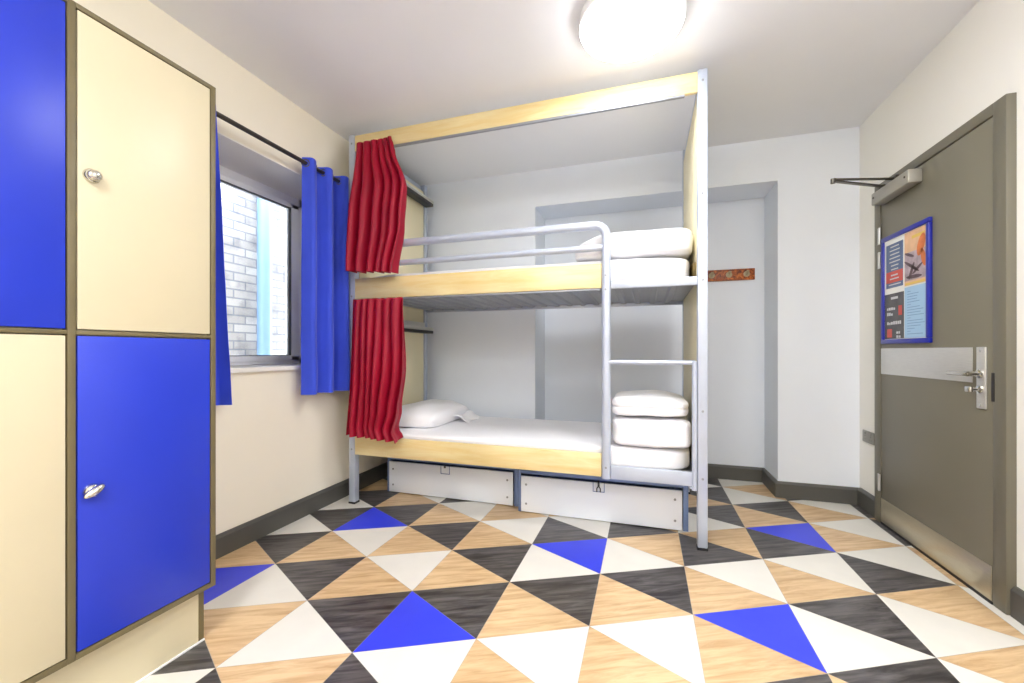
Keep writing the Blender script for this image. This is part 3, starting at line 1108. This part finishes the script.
o = obj('folded_duvet', soft(0.027, 2.765, 0.593, 0.217, 0.305, 0.079, 8.0, 0.008, 7, 5, fold=0.0), M['bed_white'], None, (0.035, 2.76, 0.505), deg=80)
tag(o, 'thick folded white duvet lying on the lower mattress behind the ladder', 'duvet', 'folded white bedding')
o = obj('folded_sheet', soft(0.022, 2.77, 0.736, 0.213, 0.295, 0.051, 6.5, 0.007, 8, 9, fold=0.03, lean=wavy(0.012, 0.06)), M['bed_white'], None, (0.03, 2.77, 0.68), deg=80)
tag(o, 'thin folded white sheet on top of the lower folded duvet', 'sheet', 'folded white bedding')


def slope(co, q):
    if q.x < 0:
        co.z -= 0.0
        t = max(0, -q.x - 0.35) / 0.65
        co.z = -0.078 + (co.z + 0.078) * (1 - 0.55 * t * t)
    return co


o = obj('folded_duvet', soft(-0.080, 2.84, 1.682, 0.338, 0.37, 0.078, 6.5, 0.010, 6, 12, fold=0.0, lean=slope), M['bed_white'], None, (-0.085, 2.84, 1.604), deg=80)
tag(o, 'puffy white duvet bundled on the upper mattress', 'duvet', 'folded white bedding')

# ------------------------------------------------------------------ red berth curtains
def red_curtain(xl, xr, ztop, zbot, nf, ph, label, ybase, seed):
    def fn(u, v):
        s = 2 * PI * nf * (u + 0.035 * math.sin(6 * u + seed)) + ph + 0.9 * v * math.sin(3.4 * u + seed)
        A = 0.028 + 0.032 * min(1, v * 2.0)
        n1 = noise.noise(Vector((u * 4 + seed, v * 1.5, 0.7)))
        A *= 1 + 0.7 * n1
        a, b = xl(v), xr(v)
        x = a + (b - a) * u + 0.012 * math.cos(s * 1.0) * (1 if 0.04 < u < 0.96 else 0.2)
        y = ybase - 0.004 + A * math.sin(s) - 0.010 * v
        y = min(y, 2.407)
        ztp = ztop + 0.007 * math.sin(s + 1) + 0.003 * noise.noise(Vector((u * 9, seed, 0)))
        zb = zbot(u) + 0.004 * math.sin(s)
        return Vector((x, y, ztp + (zb - ztp) * v))
    zb0 = zbot(0.5)
    return cloth('berth_curtain', fn, int(nf * 20), 40, M['red'], label, 'curtain', 'crimson berth curtains', origin=((xl(0) + xr(0)) / 2, ybase, zb0))


def lerpk(keys):
    def f(v):
        for (a, x), (b, y) in zip(keys, keys[1:]):
            if v <= b:
                t = (v - a) / (b - a)
                t = t * t * (3 - 2 * t)
                return x + (y - x) * t
        return keys[-1][1]
    return f


red_curtain(lerpk([(0, -1.835), (0.5, -1.868), (1, -1.868)]), lerpk([(0, -1.565), (0.08, -1.54), (0.36, -1.452), (0.65, -1.475), (1, -1.535)]),
            2.440, lambda u: 1.588 - 0.02 * u, 5.7, 0.3, 'crimson curtain gathered at the window end of the upper berth', 2.346, 1.3)
red_curtain(lerpk([(0, -1.870), (0.5, -1.868), (1, -1.885)]), lerpk([(0, -1.475), (0.5, -1.455), (0.8, -1.49), (0.93, -1.52), (1, -1.485)]),
            1.402, lambda u: 0.508 - 0.022 * u, 6.6, 1.1, 'crimson curtain gathered at the window end of the lower berth', 2.346, 4.1)

# ------------------------------------------------------------------ under-bed drawers
def drawer(x0, x1, y0, h, label, padlock, hx):
    t = thing('storage_drawer', label, 'drawer', ((x0 + x1) / 2, y0 + 0.3, 0), 'storage drawers under the bunk bed')
    bm = bmesh.new()
    y1 = y0 + 0.58
    zb = 0.012
    box(bm, x0, x1, y0 + 0.012, y0 + 0.024, zb, h)
    box(bm, x0, x0 + 0.012, y0 + 0.012, y1, zb, h)
    box(bm, x1 - 0.012, x1, y0 + 0.012, y1, zb, h)
    box(bm, x0, x1, y1 - 0.012, y1, zb, h)
    box(bm, x0, x1, y0 + 0.012, y1, zb, zb + 0.012)
    obj('drawer_box', bm, M['bluegrey'], t)
    bm = bmesh.new()
    box(bm, x0 - 0.022, x0 - 0.004, y0 + 0.01, y1, 0.0, h + 0.036, 0.002)
    box(bm, x1 + 0.006, x1 + 0.034, y0 + 0.01, y1, 0.0, h + 0.036, 0.002)
    box(bm, x0 - 0.022, x1 + 0.034, y0 + 0.012, y0 + 0.034, h + 0.012, h + 0.036, 0.002)
    obj('drawer_surround', bm, M['bluegrey'], t)['label'] = 'blue grey metal surround'
    fp = obj('drawer_front', bx(x0, x1, y0, y0 + 0.012, 0.006, h, 0.002), M['drawer'], t)
    for x in (x0 + 0.035, x1 - 0.04):
        for z in (0.06, h - 0.055):
            obj('rivet', lathe(bmesh.new(), [(0.007, 0), (0.007, -0.002), (0.004, -0.0035)], (x, y0, z), 'Y', 12), M['base'], fp)
    # recessed hasp plate at the top edge
    bm = bmesh.new()
    w, hh, e = 0.072, 0.058, 0.004
    zt = h + 0.002
    box(bm, hx - w / 2, hx - w / 2 + e, y0 - 0.003, y0, zt - hh, zt)
    box(bm, hx + w / 2 - e, hx + w / 2, y0 - 0.003, y0, zt - hh, zt)
    box(bm, hx - w / 2, hx + w / 2, y0 - 0.003, y0, zt - hh, zt - hh + e)
    obj('hasp_plate', bm, M['bluegrey'], fp)
    bm = bmesh.new()
    if padlock:
        tube(bm, [(hx, y0 - 0.006, zt + 0.014), (hx, y0 - 0.008, zt - 0.02)], 0.006, 10)
        for s in (-1, 1):
            tube(bm, [(hx, y0 - 0.008, zt - 0.018), (hx + s * 0.011, y0 - 0.008, zt - 0.035), (hx + s * 0.011, y0 - 0.008, zt - 0.056)], 0.0035, 8)
    else:
        box(bm, hx - 0.008, hx + 0.004, y0 - 0.006, y0, zt - 0.014, zt)
    obj('hasp', bm, M['gasket'], fp)
    return t


drawer(-1.84, -0.862, 2.712, 0.232, 'white fronted storage drawer under the pillow end of the bed', False, -1.372)
drawer(-0.782, 0.205, 2.637, 0.240, 'white fronted storage drawer with dangling hasp under the ladder end', True, -0.278)

# ------------------------------------------------------------------ coat rack on the recess wall
cr = thing('coat_rack', 'burl wood coat rack with metal hooks on the wall of the alcove', 'coat rack', (0.55, YREC, 1.69))
obj('backboard', bx(0.265, 0.845, YREC - 0.02, YREC, 1.643, 1.735, 0.003), M['burl'], cr)
for x in (0.38, 0.525, 0.655, 0.785):
    bm = bmesh.new()
    y = YREC - 0.02
    lathe(bm, [(0.024, 0), (0.024, -0.004), (0.013, -0.007)], (x, y, 1.690), 'Y', 16)
    tube(bm, [(x, y, 1.692), (x, y - 0.025, 1.686), (x, y - 0.04, 1.694), (x, y - 0.046, 1.712)], [0.009, 0.008, 0.008, 0.011], 10)
    tube(bm, [(x, y - 0.006, 1.688), (x, y - 0.02, 1.672), (x, y - 0.03, 1.674)], [0.005, 0.005, 0.006], 10)
    obj('hook', bm, M['rust'], cr)
